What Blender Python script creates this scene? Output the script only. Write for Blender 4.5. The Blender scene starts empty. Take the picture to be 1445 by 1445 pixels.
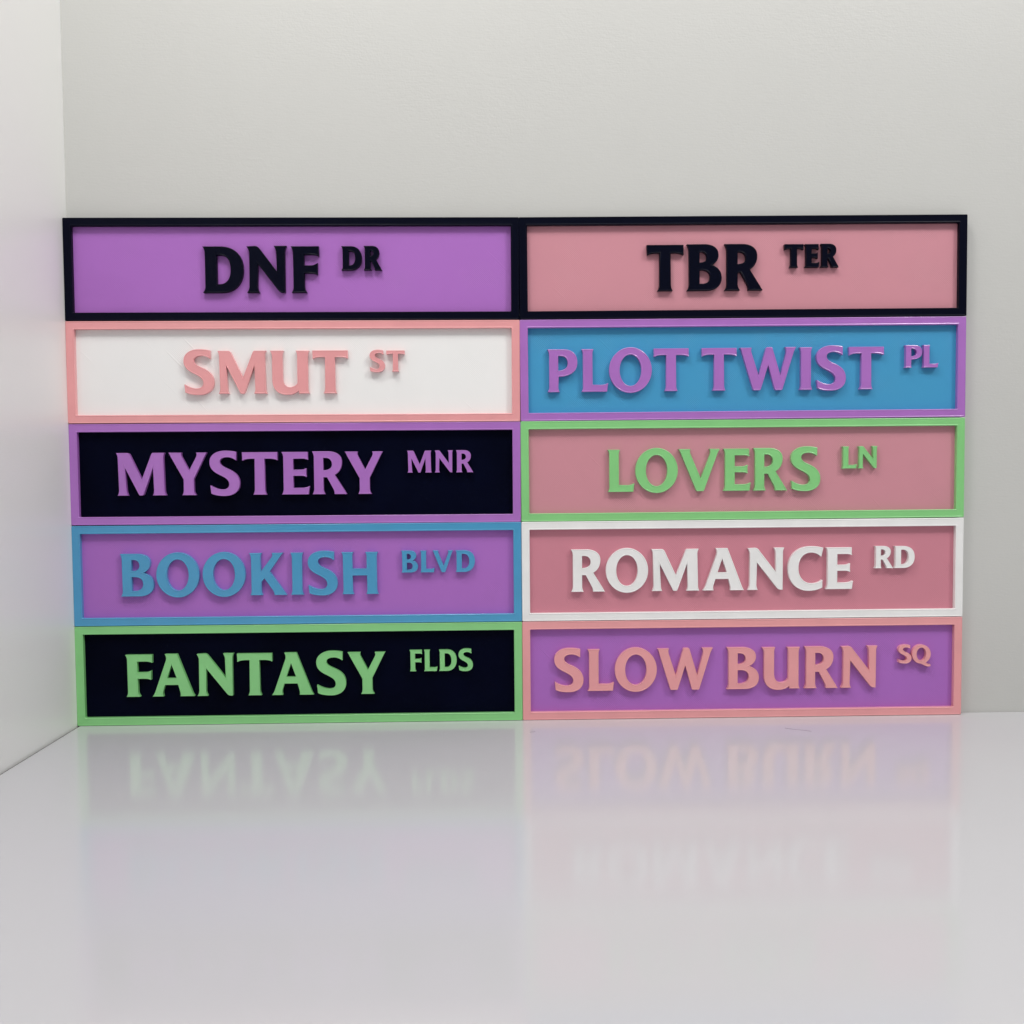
import bpy, bmesh, math, random
from mathutils import Vector, Matrix

random.seed(7)
scene = bpy.context.scene
MM = 0.001

# ------------------------------------------------------------------ camera
cam_data = bpy.data.cameras.new('camera')
cam = bpy.data.objects.new('camera', cam_data)
scene.collection.objects.link(cam)
R = ((0.9997848, 0.0184571, 0.0094744),
     (-0.0189015, 0.9986114, 0.0491741),
     (-0.0085536, -0.0493426, 0.9987453))          # columns: right, forward, up
m = Matrix(((R[0][0], R[0][2], -R[0][1], 0.28131),
            (R[1][0], R[1][2], -R[1][1], -0.67486),
            (R[2][0], R[2][2], -R[2][1], 0.16799),
            (0, 0, 0, 1)))
cam.matrix_world = m
cam_data.sensor_width = 36.0
cam_data.lens = 1420.0 / 1445.0 * 36.0
cam_data.shift_y = 0.01007
cam_data.clip_start = 0.01
cam_data.clip_end = 50
scene.camera = cam

# ------------------------------------------------------------------ light
world = bpy.data.worlds.new('World')
scene.world = world
world.use_nodes = True
bg = world.node_tree.nodes['Background']
bg.inputs['Strength'].default_value = 1.0
wnt = world.node_tree                      # a pale room: lighter ceiling, darker furniture and floor
wtc = wnt.nodes.new('ShaderNodeTexCoord')
wsep = wnt.nodes.new('ShaderNodeSeparateXYZ')
wnt.links.new(wtc.outputs['Generated'], wsep.inputs[0])
wmr = wnt.nodes.new('ShaderNodeMapRange')
wmr.interpolation_type = 'SMOOTHSTEP'
wmr.inputs['From Min'].default_value = -0.35
wmr.inputs['From Max'].default_value = 0.95
wmr.inputs['To Min'].default_value = 0.12
wmr.inputs['To Max'].default_value = 0.62
wnt.links.new(wsep.outputs[2], wmr.inputs['Value'])
wsc = wnt.nodes.new('ShaderNodeVectorMath')
wsc.operation = 'SCALE'
wsc.inputs[0].default_value = (0.98, 0.985, 1.0)
wnt.links.new(wmr.outputs[0], wsc.inputs['Scale'])
wnt.links.new(wsc.outputs[0], bg.inputs['Color'])


def area(name, loc, target, sx, sy, power, col=(1, 0.985, 0.96)):
    d = bpy.data.lights.new(name, 'AREA')
    d.shape = 'RECTANGLE'
    d.size, d.size_y = sx, sy
    d.energy = power
    d.color = col
    o = bpy.data.objects.new(name, d)
    scene.collection.objects.link(o)
    o.location = loc
    v = Vector(target) - Vector(loc)
    o.rotation_euler = v.to_track_quat('-Z', 'Y').to_euler()
    return o


area('ceiling_lamp', (0.36, -0.66, 1.22), (0.30, 0.0, 0.2), 1.0, 0.16, 4.6)
area('ceiling_lamp', (0.07, -0.38, 1.05), (0.35, 0.0, 0.2), 0.14, 0.14, 2.3)
area('ceiling_lamp', (1.25, -0.80, 1.35), (0.30, 0.0, 0.2), 0.30, 0.30, 9.5)

scene.view_settings.view_transform = 'Standard'
scene.view_settings.look = 'None'
scene.view_settings.exposure = 0.0
scene.view_settings.gamma = 1.0
scene.cycles.max_bounces = 8
scene.cycles.diffuse_bounces = 5


# ------------------------------------------------------------------ materials
def new_mat(name):
    mt = bpy.data.materials.new(name)
    mt.use_nodes = True
    nt = mt.node_tree
    return mt, nt, nt.nodes['Principled BSDF']


def node(nt, kind, **kw):
    n = nt.nodes.new(kind)
    for k, v in kw.items():
        setattr(n, k, v)
    return n


def math_node(nt, op, a, b=None, c=None, clamp=False):
    n = nt.nodes.new('ShaderNodeMath')
    n.operation = op
    n.use_clamp = clamp
    for i, v in enumerate((a, b, c)):
        if v is None:
            continue
        if isinstance(v, (int, float)):
            n.inputs[i].default_value = v
        else:
            nt.links.new(v, n.inputs[i])
    return n.outputs[0]


def noise(nt, vec, scale, detail=3, rough=0.5):
    n = nt.nodes.new('ShaderNodeTexNoise')
    n.inputs['Scale'].default_value = scale
    n.inputs['Detail'].default_value = detail
    n.inputs['Roughness'].default_value = rough
    nt.links.new(vec, n.inputs['Vector'])
    return n.outputs['Fac']


def mapping(nt, vec, scale=(1, 1, 1), rot=(0, 0, 0)):
    n = nt.nodes.new('ShaderNodeMapping')
    n.inputs['Scale'].default_value = scale
    n.inputs['Rotation'].default_value = rot
    nt.links.new(vec, n.inputs['Vector'])
    return n.outputs[0]


def ramp(nt, fac, stops):
    n = nt.nodes.new('ShaderNodeValToRGB')
    el = n.color_ramp.elements
    el[0].position, el[0].color = stops[0]
    el[1].position, el[1].color = stops[-1]
    for p, c in stops[1:-1]:
        e = el.new(p)
        e.color = c
    nt.links.new(fac, n.inputs[0])
    return n.outputs[0]


def grey(v):
    return (v, v, v, 1)


def tinted(nt, col, fac, amount):
    """colour multiplied by 1 +- amount following fac"""
    mr = nt.nodes.new('ShaderNodeMapRange')
    mr.inputs['From Min'].default_value = 0.3
    mr.inputs['From Max'].default_value = 0.7
    mr.inputs['To Min'].default_value = 1 - amount
    mr.inputs['To Max'].default_value = 1 + amount
    nt.links.new(fac, mr.inputs['Value'])
    mx = nt.nodes.new('ShaderNodeVectorMath')
    mx.operation = 'SCALE'
    mx.inputs[0].default_value = col[:3]
    nt.links.new(mr.outputs[0], mx.inputs['Scale'])
    return mx.outputs[0]


def bump(nt, bsdf, height, dist, strength=1.0):
    b = nt.nodes.new('ShaderNodeBump')
    b.inputs['Strength'].default_value = strength
    b.inputs['Distance'].default_value = dist
    nt.links.new(height, b.inputs['Height'])
    nt.links.new(b.outputs[0], bsdf.inputs['Normal'])


COL = {
    'black': (0.0007, 0.0014, 0.0085),
    'white': (0.84, 0.84, 0.83),
    'orchid purple': (0.39, 0.142, 0.512),
    'salmon pink': (0.79, 0.33, 0.34),
    'dusty pink': (0.58, 0.25, 0.30),
    'rose pink': (0.58, 0.22, 0.28),
    'sky blue': (0.048, 0.302, 0.54),
    'mint green': (0.225, 0.60, 0.21),
}


def plastic_trim(cname):
    """3D printed plastic for frames and letters: fine print lines, satin gloss"""
    mt, nt, b = new_mat('printed_plastic_' + cname.replace(' ', '_'))
    tc = node(nt, 'ShaderNodeTexCoord')
    oi = node(nt, 'ShaderNodeObjectInfo')
    off = node(nt, 'ShaderNodeVectorMath', operation='ADD')
    nt.links.new(tc.outputs['Object'], off.inputs[0])
    nt.links.new(oi.outputs['Random'], off.inputs[1])
    v = off.outputs[0]
    big = noise(nt, v, 60, 3)
    nt.links.new(tinted(nt, COL[cname], big, 0.035), b.inputs['Base Color'])
    long_lines = noise(nt, mapping(nt, v, (30, 1, 1500)), 1.0, 2)
    grain = noise(nt, v, 1600, 2)
    h = math_node(nt, 'ADD', math_node(nt, 'MULTIPLY', long_lines, 0.6), math_node(nt, 'MULTIPLY', grain, 0.5))
    bump(nt, b, h, 0.00006)
    b.inputs['Roughness'].default_value = 0.36
    b.inputs['Specular IOR Level'].default_value = 0.55 if cname != 'black' else 0.09
    if cname != 'black':
        b.inputs['Coat Weight'].default_value = 1.0
        b.inputs['Coat Roughness'].default_value = 0.18
    return mt


def plastic_panel(cname):
    """3D printed flat panel: diagonal extrusion lines that come and go in patches"""
    mt, nt, b = new_mat('printed_panel_' + cname.replace(' ', '_'))
    tc = node(nt, 'ShaderNodeTexCoord')
    oi = node(nt, 'ShaderNodeObjectInfo')
    v = tc.outputs['Object']
    sc = node(nt, 'ShaderNodeVectorMath', operation='SCALE')
    sc.inputs['Scale'].default_value = 3.0
    comb = node(nt, 'ShaderNodeCombineXYZ')
    nt.links.new(oi.outputs['Random'], comb.inputs[0])
    nt.links.new(oi.outputs['Random'], comb.inputs[1])
    nt.links.new(comb.outputs[0], sc.inputs[0])
    off = node(nt, 'ShaderNodeVectorMath', operation='ADD')
    nt.links.new(v, off.inputs[0])
    nt.links.new(sc.outputs[0], off.inputs[1])
    vr = off.outputs[0]
    sep = node(nt, 'ShaderNodeSeparateXYZ')
    nt.links.new(v, sep.inputs[0])
    x, z = sep.outputs[0], sep.outputs[2]
    d1 = math_node(nt, 'ADD', x, z)
    d2 = math_node(nt, 'SUBTRACT', x, z)
    w1 = math_node(nt, 'SINE', math_node(nt, 'MULTIPLY', d1, 2 * math.pi / 0.0013))
    w2 = math_node(nt, 'SINE', math_node(nt, 'MULTIPLY', d2, 2 * math.pi / 0.0013))
    patch1 = ramp(nt, noise(nt, vr, 38, 2), [(0.50, grey(0)), (0.64, grey(1))])
    patch2 = ramp(nt, noise(nt, mapping(nt, vr, (1, 1, 1), (0.3, 0.9, 0.2)), 31, 2), [(0.54, grey(0)), (0.68, grey(1))])
    hatch = math_node(nt, 'ADD', math_node(nt, 'MULTIPLY', w1, patch1), math_node(nt, 'MULTIPLY', w2, patch2))
    # single longer strokes where the nozzle travelled
    strokes_a = None
    dc = node(nt, 'ShaderNodeCombineXYZ')
    nt.links.new(math_node(nt, 'MULTIPLY', d1, 520.0), dc.inputs[0])
    nt.links.new(math_node(nt, 'MULTIPLY', d2, 16.0), dc.inputs[1])
    nt.links.new(math_node(nt, 'MULTIPLY', oi.outputs['Random'], 50.0), dc.inputs[2])
    strokes_a = noise(nt, dc.outputs[0], 1.0, 1)
    strokes_a = ramp(nt, strokes_a, [(0.74, grey(0)), (0.80, grey(1))])
    h = math_node(nt, 'ADD', math_node(nt, 'MULTIPLY', hatch, 0.28 if cname == 'white' else 0.45), math_node(nt, 'MULTIPLY', strokes_a, 0.8))
    fine = noise(nt, vr, 900, 2)
    h = math_node(nt, 'ADD', h, math_node(nt, 'MULTIPLY', fine, 0.25))
    wave = noise(nt, vr, 14, 1)
    h = math_node(nt, 'ADD', h, math_node(nt, 'MULTIPLY', wave, 0.2))
    bump(nt, b, h, 0.00010)
    blot = noise(nt, vr, 22, 4)
    amount = 0.010 if cname != 'black' else 0.3
    nt.links.new(tinted(nt, COL[cname], blot, amount), b.inputs['Base Color'])
    b.inputs['Roughness'].default_value = 0.5
    b.inputs['Specular IOR Level'].default_value = 0.4 if cname != 'black' else 0.035
    return mt


def wall_material(name, col, rough, grain):
    mt, nt, b = new_mat(name)
    tc = node(nt, 'ShaderNodeTexCoord')
    v = tc.outputs['Object']
    big = noise(nt, v, 5, 3)
    nt.links.new(tinted(nt, col, big, 0.012), b.inputs['Base Color'])
    weave = noise(nt, mapping(nt, v, (180, 180, 900)), 1.0, 2)
    fine = noise(nt, v, 700, 3)
    h = math_node(nt, 'ADD', math_node(nt, 'MULTIPLY', weave, 0.6), math_node(nt, 'MULTIPLY', fine, 0.6))
    bump(nt, b, h, grain)
    b.inputs['Roughness'].default_value = rough
    b.inputs['Specular IOR Level'].default_value = 0.5
    return mt


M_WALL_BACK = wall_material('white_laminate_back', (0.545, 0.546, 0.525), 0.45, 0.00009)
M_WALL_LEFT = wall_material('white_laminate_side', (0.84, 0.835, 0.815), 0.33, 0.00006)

mt, nt, b = new_mat('glossy_white_tabletop')
tc = node(nt, 'ShaderNodeTexCoord')
v = tc.outputs['Object']
big = noise(nt, v, 4, 3)
nt.links.new(tinted(nt, (0.515, 0.512, 0.53), big, 0.01), b.inputs['Base Color'])
h = math_node(nt, 'ADD', math_node(nt, 'MULTIPLY', noise(nt, v, 110, 3), 1.6), math_node(nt, 'MULTIPLY', noise(nt, mapping(nt, v, (500, 1600, 1)), 1.0, 2), 0.3))
bump(nt, b, h, 0.000016)
nt.links.new(ramp(nt, noise(nt, v, 9, 5, 0.6), [(0.35, grey(0.100)), (0.65, grey(0.140))]), b.inputs['Roughness'])
b.inputs['Specular IOR Level'].default_value = 0.40
M_TABLE = mt

mt, nt, b = new_mat('painted_gap_shade')
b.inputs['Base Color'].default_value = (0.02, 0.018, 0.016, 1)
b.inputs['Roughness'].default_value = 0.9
M_GAP_SHADE = mt
mt, nt, b = new_mat('dark_hair')
b.inputs['Base Color'].default_value = (0.12, 0.10, 0.12, 1)
M_HAIR = mt

TRIM, PANEL = {}, {}


def trim(c):
    if c not in TRIM:
        TRIM[c] = plastic_trim(c)
    return TRIM[c]


def panel_mat(c):
    if c not in PANEL:
        PANEL[c] = plastic_panel(c)
    return PANEL[c]


# ------------------------------------------------------------------ helpers
def link_mesh(name, verts, faces, mat, parent=None):
    me = bpy.data.meshes.new(name)
    me.from_pydata(verts, [], faces)
    me.update()
    me.materials.append(mat)
    o = bpy.data.objects.new(name, me)
    scene.collection.objects.link(o)
    if parent:
        o.parent = parent
    return o


def box(name, x0, x1, y0, y1, z0, z1, mat, parent=None, bevel=0.0):
    bm = bmesh.new()
    bmesh.ops.create_cube(bm, size=1.0)
    for vv in bm.verts:
        vv.co = Vector(((x0 + x1) / 2 + vv.co.x * (x1 - x0), (y0 + y1) / 2 + vv.co.y * (y1 - y0), (z0 + z1) / 2 + vv.co.z * (z1 - z0)))
    if bevel:
        bmesh.ops.bevel(bm, geom=list(bm.edges), offset=bevel, segments=3, affect='EDGES', profile=0.5)
    me = bpy.data.meshes.new(name)
    bm.to_mesh(me)
    bm.free()
    me.materials.append(mat)
    o = bpy.data.objects.new(name, me)
    scene.collection.objects.link(o)
    if parent:
        o.parent = parent
    return o


# ------------------------------------------------------------------ the setting
WALL_X = 0.00010
WALL_Y = 0.0067
table = box('tabletop', WALL_X + 0.0014, 1.6, -1.6, WALL_Y - 0.0003, -0.022, 0.0, M_TABLE, bevel=0.0004)
table['kind'] = 'structure'
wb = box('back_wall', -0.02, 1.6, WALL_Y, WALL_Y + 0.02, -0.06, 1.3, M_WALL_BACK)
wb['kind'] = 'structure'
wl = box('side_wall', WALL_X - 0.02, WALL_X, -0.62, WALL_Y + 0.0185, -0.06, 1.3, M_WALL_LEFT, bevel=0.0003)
wl['kind'] = 'structure'
dg = box('gap_shade_strip', WALL_X + 0.0001, WALL_X + 0.0013, -1.5, WALL_Y - 0.0005, -0.02, -0.0007, M_GAP_SHADE)  # strip added in the joint; its dark colour stands in for the gap's shade
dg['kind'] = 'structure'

# ------------------------------------------------------------------ letter outlines
# cap height is 100 units; M move, L line, Q quadratic, C cubic; one string per contour
GLYPH = {
'A': ["M31,101 L60,101 L94,11 Q96.5,4 100,0 L66,0 Q67.5,5 65.5,12 L61.5,27 L31,27 L26,12 Q24.5,5 27,0 L0,0 Q4,4 7,11 L34,87 Q35,95 31,101",
      "M47,75 L36,43.5 L58,43.5"],
'B': ["M0,101 L40,101 C62,101 73.5,92 73.5,78 C73.5,68 67,60 57,55.5 C72,51 81,42 81,27 C81,9 66,0 45,0 L0,0 Q4.5,5 5,12 L4.5,88 Q4,95 0,101",
      "M28,86 L28,60.5 C40,60.5 47,64 47,73 C47,81 41,86 32,86",
      "M28,45.5 L28,13.5 L34,13.5 C47,13.5 55,19 55,30 C55,39 48,45.5 35,45.5"],
'C': ["M85,99.5 L80,77 C73,84 65,87.5 55,87.5 C36,87.5 25.5,72 25.5,51 C25.5,30 38,15 58,15 C68,15 77,18 83,23.5 L83,4.5 C74,-1 63,-3.5 50,-3.5 C20,-3.5 0,18 0,50 C0,82 22,103.5 55,103.5 C67,103.5 77,102 85,99.5"],
'D': ["M0,100 L38,100 C68,100 86.5,82 86.5,51 C86.5,18 66,0 38,0 L0,0 Q4,5 4.5,12 L4.5,88 Q4,95 0,100",
      "M28.5,83 L28.5,17 L35,17 C51,17 60.5,29 60.5,50 C60.5,71 52,83 36,83"],
'E': ["M0,100 L63.5,100 L63.5,80.5 C60,83 54,83.5 50,83.5 L28.5,83.5 L28.5,58.5 L46,58.5 C52,58.5 56,60 59.5,62 L59.5,40.5 C56,42.5 52,43.5 46,43.5 L28.5,43.5 L28.5,16 L48,16 C56,16 62,17.5 67,20.5 L64.5,0 L0,0 Q4,5 4.5,12 L4.5,88 Q4,95 0,100"],
'F': ["M0,100 L63.5,100 L63.5,80 C59,82.5 54,83.5 48,83.5 L28.5,83.5 L28.5,58 L45,58 C51,58 56,60 60.5,62.5 L60,39.5 C56,41.5 51,42.5 45,42.5 L29,42.5 L29,12 Q29.5,5 34,0 L1,0 Q5,5 5,12 L4.5,88 Q4,95 0,100"],
'H': ["M0,100 L29.5,100 Q26.5,95 26.5,88 L27,61 L60,61 L60,88 Q60,95 57,100 L88,100 Q85,95 84.5,88 L85,12 Q85,5 88.5,0 L58,0 Q61,5 61,12 L60.5,44 L27,44 L27,12 Q27,5 30,0 L1,0 Q4,5 4,12 L3.5,88 Q3.5,95 0,100"],
'I': ["M0,100 L31,100 Q28,95 27.5,88 L27.5,12 Q28,5 31,0 L0,0 Q3,5 3.5,12 L3.5,88 Q3,95 0,100"],
'K': ["M0,100 L31,100 Q28,95 27.5,88 L28,57 L55,91 Q56.5,96 54,100 L83,100 Q79,97 75,91 L49.5,56 L84,8 Q87,3 90,0 L59,0 Q60,5 56,11 L36,39.5 L29,31 L29,12 Q29,5 32,0 L1.5,0 Q4.5,5 4.5,12 L4.5,88 Q4,95 0,100"],
'L': ["M0,100 L30,100 Q27,95 27,88 L27,17 L45,16.5 C53,16.5 58,18 63.5,21 L61,0 L0,0 Q4,4 4,12 L4,88 Q4,95 0,100"],
'M': ["M0,100 L27,100 Q31,99 33,95 L60,38 L83,95 Q85,100 88,100 L116,100 Q113,96 112.3,89 L114,11 Q114.5,5 117.5,0 L85,0 Q88.5,5 88.5,12 L87,64 L64.5,4 Q63,0 61,0 L55,0 Q53,0 51.5,4 L21,64 L23.5,12 Q24,5 27,0 L1.5,0 Q5,5 5.5,12 L4,88 Q3.5,95 0,100"],
'N': ["M0,100 L18,101 Q24,101 28,95 L68.5,43 L67.5,90 Q66,96 63,101 L89,101 Q86,96 85.5,90 L85,0 L79,0 Q74,0.5 70.5,5 L23,65 L21.5,12 Q22,5 25.5,0 L0,0 Q4,5 5,12 L5.5,88 Q4,95 0,100"],
'O': ["M50,103.5 C77.6,103.5 100,79.6 100,50 C100,20.4 77.6,-3.5 50,-3.5 C22.4,-3.5 0,20.4 0,50 C0,79.6 22.4,103.5 50,103.5",
      "M50,86 C36,86 25,70 25,50 C25,29.5 36,13.5 50,13.5 C64,13.5 75,29.5 75,50 C75,70 64,86 50,86"],
'P': ["M0,100 L38,100 C59,100 70.5,88 70.5,69 C70.5,48 55,36.5 27,35.5 L26,12 Q26,4 29.5,0 L0,0 Q4,4 4.5,12 L4.5,88 Q4,95 0,100",
      "M26,84 L26,50.3 C40,51 47.5,57 47.5,67 C47.5,77 42,84 30,84"],
'Q': ["M50,103.5 C22.4,103.5 0,79.6 0,50 C0,20.4 20,-2 44,-3.4 C58,-8 72,-20 88,-21 C94,-21 99,-19 101,-17 L99,-7 C90,-9 83,-5 76,4 C92,13 101,30 101,50 C101,79.6 78,103.5 50,103.5",
      "M50,86 C36,86 25,70 25,50 C25,29.5 36,13.5 50,13.5 C64,13.5 75,29.5 75,50 C75,70 64,86 50,86"],
'R': ["M0,101 L38,101 C60,101 72.5,91 72.5,76 C72.5,61 65,50 55,45.5 L79,8 Q81.5,3 84,0 L53.5,0 Q54,6 51,12 L36,39.5 L27.5,39.5 L27.5,12 Q28,5 32,0 L0,0 Q4,5 4.5,12 L4.5,88 Q4,95 0,101",
      "M27.5,85 L27.5,56.5 C41,57 48,61.5 48,70.5 C48,79 42,85 33,85"],
'S': ["M64.5,101 L64,80.5 C57,85 51,88 43,88 C33,88 25.5,84.5 25.5,78 C25.5,69 37,65 48,60 C62,53 72,44 72,27 C72,8 57,-2.5 36,-2.5 C23,-2.5 12,-1 3.5,3.5 L1.5,23.5 C12,17 22,13.5 31,13.5 C41,13.5 46.5,18 46.5,25 C46.5,35 38,40 26,46 C9,54 0.5,62 0.5,77 C0.5,94 17,104 38,104 C47,104 57,103 64.5,101"],
'T': ["M0,100 L83,100 L83,80 C78,83 70,84 61,84 L53,84 L53.5,12 Q54,5 57,0 L25,0 Q28.5,5 29,12 L29.5,84 L22,84 C13,84 6,83 1,79.5"],
'U': ["M0,100 L32.5,100 Q29.5,95 29.5,88 L29.5,38 C29.5,23 36,15.5 46,15.5 C54,15.5 60,19 63,25 L63,88 Q63,95 59.5,100 L91.5,100 Q88.5,95 88,88 L88,12 Q88,5 91.5,0 L66,0 L65.5,6 C59,0 50,-3 40,-3 C17,-3 5,9 5,33 L5,88 Q4,95 0,100"],
'V': ["M0,100 L30.5,100 Q27,96 29,89 L53.5,31 L76,89 Q77,96 73,100 L100,100 Q96.5,96 94,90 L62,3 Q61,0 58,0 L46,0 Q43,0 42,3 L6,90 Q4,96 0,100"],
'W': ["M0,100 L29,100 Q26,95 28,88 L44.5,36 L61,96 Q62,101 65,101 L74,101 Q77,101 78,96 L95.5,36 L109,88 Q110,96 106,101 L133,101 Q130,96 127,89 L101,3 Q100,0 98,0 L85,0 Q83,0 82,3 L67,58 L50,3 Q49,0 47,0 L34,0 Q32,0 31,3 L5,89 Q4,96 0,100"],
'Y': ["M0,100 L33,100 Q30.5,96 33,90 L50,58 L67.5,90 Q70,96 67,100 L94,100 Q91,96 88,90 L61,38 L61,12 Q61,5 66,0 L32,0 Q36,5 36,12 L36,37 L6,90 Q4,96 0,100"],
}


def contour(path):
    pts, cur = [], None
    toks = path.replace(',', ' ').replace('M', ' M ').replace('L', ' L ').replace('Q', ' Q ').replace('C', ' C ').split()
    i = 0
    while i < len(toks):
        c = toks[i]
        i += 1
        n = {'M': 1, 'L': 1, 'Q': 2, 'C': 3}[c]
        p = [(float(toks[i + 2 * k]), float(toks[i + 2 * k + 1])) for k in range(n)]
        i += 2 * n
        if n == 1:
            pts.append(p[0])
        elif n == 2:
            for s in range(1, 6):
                t = s / 5
                pts.append(tuple((1 - t) ** 2 * cur[j] + 2 * t * (1 - t) * p[0][j] + t * t * p[1][j] for j in (0, 1)))
        else:
            for s in range(1, 19):
                t = s / 18
                pts.append(tuple((1 - t) ** 3 * cur[j] + 3 * t * (1 - t) ** 2 * p[0][j] + 3 * t * t * (1 - t) * p[1][j] + t ** 3 * p[2][j] for j in (0, 1)))
        cur = p[-1]
    if abs(pts[0][0] - pts[-1][0]) + abs(pts[0][1] - pts[-1][1]) < 1e-6:
        pts.pop()
    return pts


LETTER_CACHE = {}


def letter_mesh(ch, width, cap, depth, round_, bold):
    """solid letter standing on z = 0, centred on x, its back at y = 0, front at y = -depth; metres"""
    key = (ch, width, cap, bold)
    if key in LETTER_CACHE:
        return LETTER_CACHE[key]
    cons = [contour(c) for c in GLYPH[ch]]
    xs = [p[0] for c in cons for p in c]
    x0, x1 = min(xs), max(xs)
    sx = (width - 2 * bold) / (x1 - x0)
    sz = (cap - 2 * bold) / 100.0
    thin = 0.00008
    lift = round_ * 0.42                     # the outer wall of the print stands a little proud of the infill
    body_depth = depth - lift

    def build(fill):
        cu = bpy.data.curves.new('letter', 'CURVE')
        cu.dimensions = '2D'
        cu.fill_mode = 'BOTH' if fill else 'NONE'
        for c in cons:
            sp = cu.splines.new('POLY')
            sp.points.add(len(c) - 1)
            for k, p in enumerate(c):
                sp.points[k].co = ((p[0] - (x0 + x1) / 2) * sx, p[1] * sz + bold, 0, 1)
            sp.use_cyclic_u = True
        if fill:
            cu.extrude = body_depth / 2
            cu.offset = bold - thin
        else:
            cu.bevel_depth = round_
            cu.bevel_resolution = 2
            cu.offset = bold - thin - round_
        tmp = bpy.data.objects.new('letter_curve', cu)
        me = bpy.data.meshes.new_from_object(tmp)
        bpy.data.objects.remove(tmp)
        bpy.data.curves.remove(cu)
        for vv in me.vertices:
            x, y, z = vv.co
            vv.co = (x, -(z + body_depth / 2), y) if fill else (x, -(z + depth - round_), y)
        return me

    body, bead = build(True), build(False)
    bm = bmesh.new()
    bm.from_mesh(body)
    bm.from_mesh(bead)
    me = bpy.data.meshes.new('letter')
    bm.to_mesh(me)
    bm.free()
    bpy.data.meshes.remove(body)
    bpy.data.meshes.remove(bead)
    me.materials.clear()
    me.set_sharp_from_angle(angle=math.radians(38))
    me.update()
    for p in me.polygons:
        p.use_smooth = abs(p.normal.y) < 0.98           # flat front, rounded edge
        p.material_index = 0
    me.name = 'letter'
    LETTER_CACHE[key] = me
    return me


# ------------------------------------------------------------------ the signs
SIGN_W, SIGN_H, PITCH_X, PITCH_Z = 0.29985, 0.0672, 0.300, 0.06749
DEPTH, RECESS, RIM, RELIEF = 0.0058, 0.0034, 0.0054, 0.0032


def ring(inset, y, r, n=3):
    """rounded rectangle in the xz plane"""
    hw, hh = SIGN_W / 2 - inset, SIGN_H / 2 - inset
    out = []
    for cx, cz, a0 in ((hw - r, hh - r, 0), (-hw + r, hh - r, 90), (-hw + r, -hh + r, 180), (hw - r, -hh + r, 270)):
        for k in range(n + 1):
            a = math.radians(a0 + 90 * k / n)
            out.append((cx + r * math.cos(a), y, cz + r * math.sin(a)))
    return out


def frame_mesh():
    prof = [(0.0, DEPTH, .0006), (0.0, 0.0004, .0006), (0.00012, 0.00012, .0006), (0.0004, 0.0, .0006), (0.0007, 0.00008, .0006), (0.0009, 0.0002, .0006),
            (RIM - 0.0010, 0.0002, .0008), (RIM - 0.0007, 0.00006, .0008), (RIM - 0.0004, 0.0, .0007), (RIM - 0.00012, 0.00012, .0006), (RIM, 0.0004, .0005), (RIM, RECESS + 0.0006, .0006)]
    verts, faces = [], []
    for ins, y, r in prof:
        verts += ring(ins, y, r)
    n = 16
    for k in range(len(prof) - 1):
        for j in range(n):
            a, b_ = k * n + j, k * n + (j + 1) % n
            faces.append((a, a + n, b_ + n, b_))
    last = (len(prof) - 1) * n
    for j in range(n):                      # close the back
        a, b_ = last + j, last + (j + 1) % n
        faces.append((a, j, (j + 1) % n, b_))
    me = bpy.data.meshes.new('frame')
    me.from_pydata(verts, [], faces)
    bm = bmesh.new()
    bm.from_mesh(me)
    bmesh.ops.recalc_face_normals(bm, faces=bm.faces)
    bm.to_mesh(me)
    bm.free()
    me.set_sharp_from_angle(angle=math.radians(50))
    for k, p in enumerate(me.polygons):
        p.use_smooth = (k // n) in (1, 2, 3, 4, 6, 7, 8, 9)      # only the rounded edges
    return me


FRAME = frame_mesh()

# sign: column, row from the table, tilt, frame colour, panel colour, letter colour, label
SIGNS = [
    ('dnf', 0, 4, 0.0026, 'black', 'orchid purple', 'black', 'purple sign in a black frame with black letters DNF DR, topmost on the left'),
    ('smut', 0, 3, 0.0026, 'salmon pink', 'white', 'salmon pink', 'white sign in a pink frame with pink letters SMUT ST, below DNF DR'),
    ('mystery', 0, 2, 0.0016, 'orchid purple', 'black', 'orchid purple', 'black sign in a purple frame with purple letters MYSTERY MNR'),
    ('bookish', 0, 1, 0.0, 'sky blue', 'orchid purple', 'sky blue', 'purple sign in a blue frame with blue letters BOOKISH BLVD'),
    ('fantasy', 0, 0, 0.0, 'mint green', 'black', 'mint green', 'black sign in a green frame with green letters FANTASY FLDS, on the table'),
    ('tbr', 1, 4, -0.0026, 'black', 'dusty pink', 'black', 'pink sign in a black frame with black letters TBR TER, topmost on the right'),
    ('plot', 1, 3, -0.0022, 'orchid purple', 'sky blue', 'orchid purple', 'blue sign in a purple frame with purple letters PLOT TWIST PL'),
    ('lovers', 1, 2, -0.0010, 'mint green', 'dusty pink', 'mint green', 'pink sign in a green frame with green letters LOVERS LN'),
    ('romance', 1, 1, 0.0, 'white', 'rose pink', 'white', 'pink sign in a white frame with white letters ROMANCE RD'),
    ('slow', 1, 0, 0.0, 'salmon pink', 'orchid purple', 'salmon pink', 'purple sign in a pink frame with pink letters SLOW BURN SQ, on the table'),
]
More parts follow.
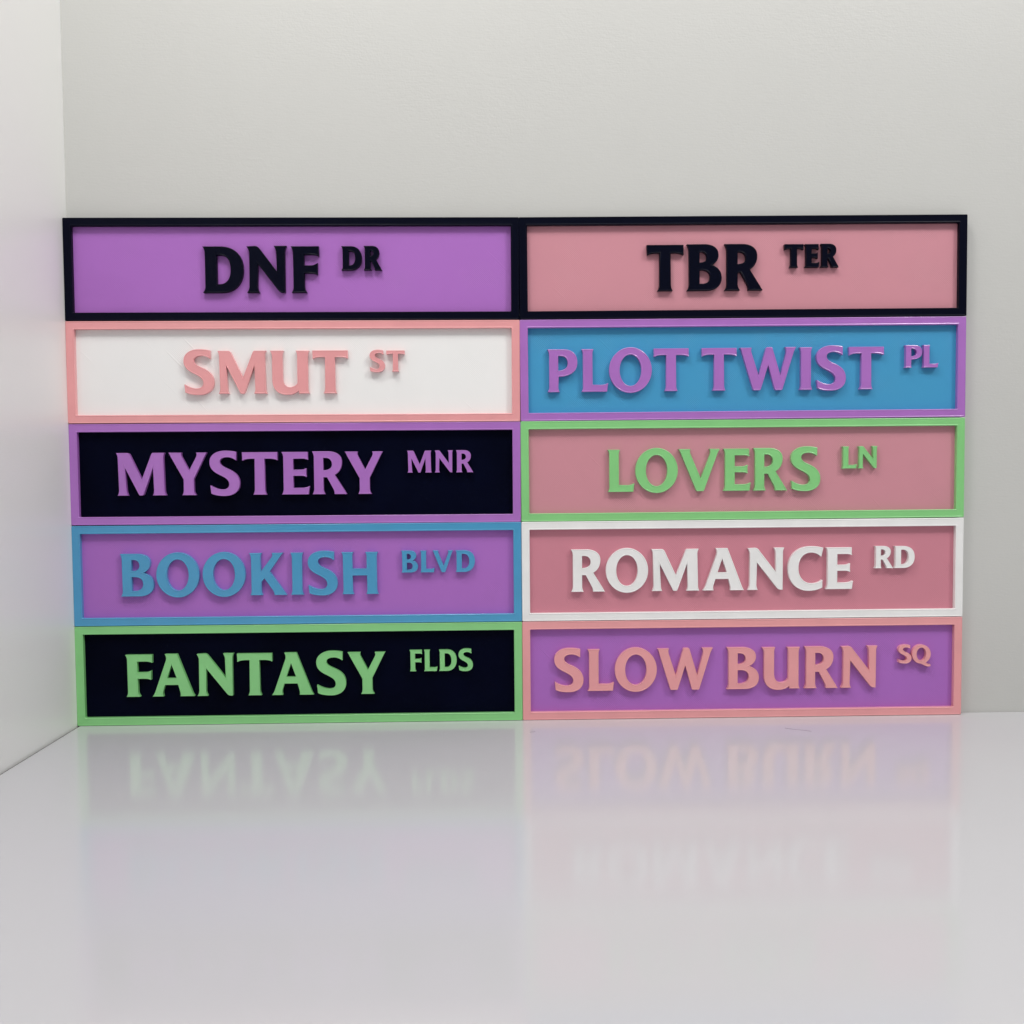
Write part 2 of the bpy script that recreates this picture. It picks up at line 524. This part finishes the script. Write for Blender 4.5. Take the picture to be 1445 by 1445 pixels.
# lines of letters, in millimetres from the middle of the sign:
# (size, cap height, baseline, [(letter, centre, width), ...])
TEXT = {
    'dnf': [('large bold', 30.4, -15.5, [('D', -45.5, 26.6), ('N', -16.8, 26.1), ('F', 8.4, 18.4)]), ('small bold', 15.8, -0.9, [('D', 39.2, 13.4), ('R', 53.1, 11.8)])],
    'tbr': [('large bold', 30.4, -15.5, [('T', -52.7, 24.7), ('B', -26.5, 23.3), ('R', -0.3, 25.2)]), ('small bold', 15.5, -0.7, [('T', 33.5, 12.8), ('E', 45.7, 9.7), ('R', 57.5, 11.9)])],
    'smut': [('large', 28.5, -14.5, [('S', -63.1, 20.4), ('M', -34.3, 33.1), ('U', -3.0, 26.2), ('T', 23.8, 23.9)]), ('small', 14.1, -0.3, [('S', 55.1, 10.3), ('T', 67.2, 12.3)])],
    'plot': [('large', 28.5, -14.5, [('P', -121.7, 20.3), ('L', -100.1, 18.2), ('O', -76.1, 28.7), ('T', -48.8, 23.2), ('T', -16.6, 23.5), ('W', 16.3, 38.1), ('I', 41.9, 8.9), ('S', 58.9, 20.2), ('T', 82.7, 23.8)]), ('small', 15.1, -0.3, [('P', 114.5, 11.9), ('L', 126.1, 10.6)])],
    'mystery': [('large', 28.5, -14.1, [('M', -102.9, 33.3), ('Y', -71.9, 26.1), ('S', -47.6, 20.1), ('T', -24.2, 23.5), ('E', -0.5, 18.7), ('R', 22.1, 23.3), ('Y', 45.1, 25.7)]), ('small', 14.8, -0.1, [('M', 82.2, 16.6), ('N', 98.5, 12.4), ('R', 112.4, 11.7)])],
    'lovers': [('large', 28.5, -14.3, [('L', -82.7, 18.0), ('O', -58.7, 28.6), ('V', -29.9, 28.4), ('E', -4.5, 18.3), ('R', 18.1, 23.0), ('S', 42.1, 19.9)]), ('small', 15.0, 0.0, [('L', 71.8, 10.1), ('N', 84.2, 13.3)])],
    'bookish': [('large', 28.5, -14.0, [('B', -107.5, 22.4), ('O', -80.3, 28.9), ('O', -49.5, 29.0), ('K', -20.1, 25.1), ('I', -0.7, 8.7), ('S', 16.4, 19.9), ('H', 41.4, 24.9)]), ('small', 14.8, 0.2, [('B', 74.7, 11.3), ('L', 86.6, 9.7), ('V', 97.1, 14.1), ('D', 112.1, 13.2)])],
    'romance': [('large', 28.5, -14.1, [('R', -105.2, 22.8), ('O', -78.9, 28.6), ('M', -46.1, 32.0), ('A', -13.5, 28.2), ('N', 15.4, 25.2), ('C', 42.4, 24.1), ('E', 65.4, 19.0)]), ('small', 15.1, -0.2, [('R', 95.8, 12.6), ('D', 109.8, 13.9)])],
    'fantasy': [('large', 28.5, -14.3, [('F', -107.9, 18.1), ('A', -85.1, 28.7), ('N', -56.7, 24.9), ('T', -30.4, 23.7), ('A', -5.1, 28.2), ('S', 20.9, 19.9), ('Y', 44.8, 25.5)]), ('small', 14.5, 0.7, [('F', 78.0, 8.5), ('L', 88.0, 9.1), ('D', 99.6, 12.1), ('S', 111.7, 9.8)])],
    'slow': [('large', 28.5, -14.3, [('S', -118.5, 19.3), ('L', -96.9, 18.1), ('O', -73.0, 28.6), ('W', -39.5, 38.3), ('B', -0.1, 22.0), ('U', 26.0, 26.2), ('R', 53.5, 23.5), ('N', 79.6, 25.1)]), ('small', 12.3, 2.2, [('S', 110.9, 9.1), ('Q', 122.2, 12.9)])],
}
SHIFT = {'dnf': (0, -0.1), 'tbr': (0, 0.15), 'smut': (0, -0.25), 'plot': (0, 0.1), 'mystery': (0, -0.05), 'lovers': (0, 0.05), 'bookish': (0.0, -0.15), 'romance': (0.05, 0), 'fantasy': (0, -0.1), 'slow': (0, 0.1)}
by_size = {}
for key, lines in TEXT.items():
    for size, cap, base, letters in lines:
        for ch, cx, w in letters:
            by_size.setdefault((size, ch), []).append(w)

for key, col, row, tilt, cf, cp, cl, label in SIGNS:
    root = bpy.data.objects.new('street_sign', None)
    root.empty_display_size = 0.02
    scene.collection.objects.link(root)
    dx, dy = SHIFT.get(key, (0, 0))
    root.location = (col * PITCH_X + 0.15 + dx * MM, dy * MM, row * PITCH_Z + SIGN_H / 2 + 0.0001)
    root.rotation_euler = (0, tilt, 0)
    root['label'] = label
    root['category'] = 'sign'
    root['group'] = 'printed street signs stacked in two columns'
    me = FRAME.copy()
    me.materials.append(trim(cf))
    fr = bpy.data.objects.new('frame', me)
    scene.collection.objects.link(fr)
    fr.parent = root
    ins = RIM - 0.0004
    pn = box('panel', -SIGN_W / 2 + ins, SIGN_W / 2 - ins, RECESS, DEPTH - 0.0003, -SIGN_H / 2 + ins, SIGN_H / 2 - ins, panel_mat(cp), root)
    for size, cap, base, letters in TEXT[key]:
        large = size.startswith('large')
        bold = 0.00035 if 'bold' in size else (0.0 if large else 0.00003)
        for ch, cx, w in letters:
            if size == 'large':
                ws = by_size[(size, ch)]
                w = sum(ws) / len(ws)
            me = letter_mesh(ch, round(w, 2) * MM, cap * MM, RELIEF + 0.0003, 0.00040 if large else 0.00030, bold)
            if len(me.materials) == 0 or me.materials[0] != trim(cl):
                me = me.copy()
                me.materials.clear()
                me.materials.append(trim(cl))
            lt = bpy.data.objects.new('letter', me)
            scene.collection.objects.link(lt)
            lt.parent = root
            lt.location = (cx * MM, RECESS + 0.0003, base * MM)


# ------------------------------------------------------------------ small things
def fibre(name, pts, rad, mat, label=None):
    cu = bpy.data.curves.new(name, 'CURVE')
    cu.dimensions = '3D'
    sp = cu.splines.new('NURBS')
    sp.points.add(len(pts) - 1)
    for k, p in enumerate(pts):
        sp.points[k].co = (*p, 1)
    sp.use_endpoint_u = True
    sp.order_u = 3
    cu.bevel_depth = rad
    cu.bevel_resolution = 1
    tmp = bpy.data.objects.new(name, cu)
    me = bpy.data.meshes.new_from_object(tmp)
    bpy.data.objects.remove(tmp)
    me.materials.clear()
    me.materials.append(mat)
    o = bpy.data.objects.new(name, me)
    scene.collection.objects.link(o)
    if label:
        o['label'] = label
        o['category'] = 'hair'
    return o



fibre('hair', [(0.470, -0.030, 0.0002), (0.475, -0.034, 0.0002), (0.480, -0.0355, 0.0002), (0.4845, -0.039, 0.0002)], 0.00006, M_HAIR,
      'thin dark hair lying on the white table in front of the SLOW BURN sign')
fibre('hair', [(0.3035, -0.0315, 0.0001), (0.3055, -0.0305, 0.0001), (0.3072, -0.0303, 0.0001)], 0.00006, M_HAIR,
      'tiny hair on the white table where the green and pink framed signs meet')
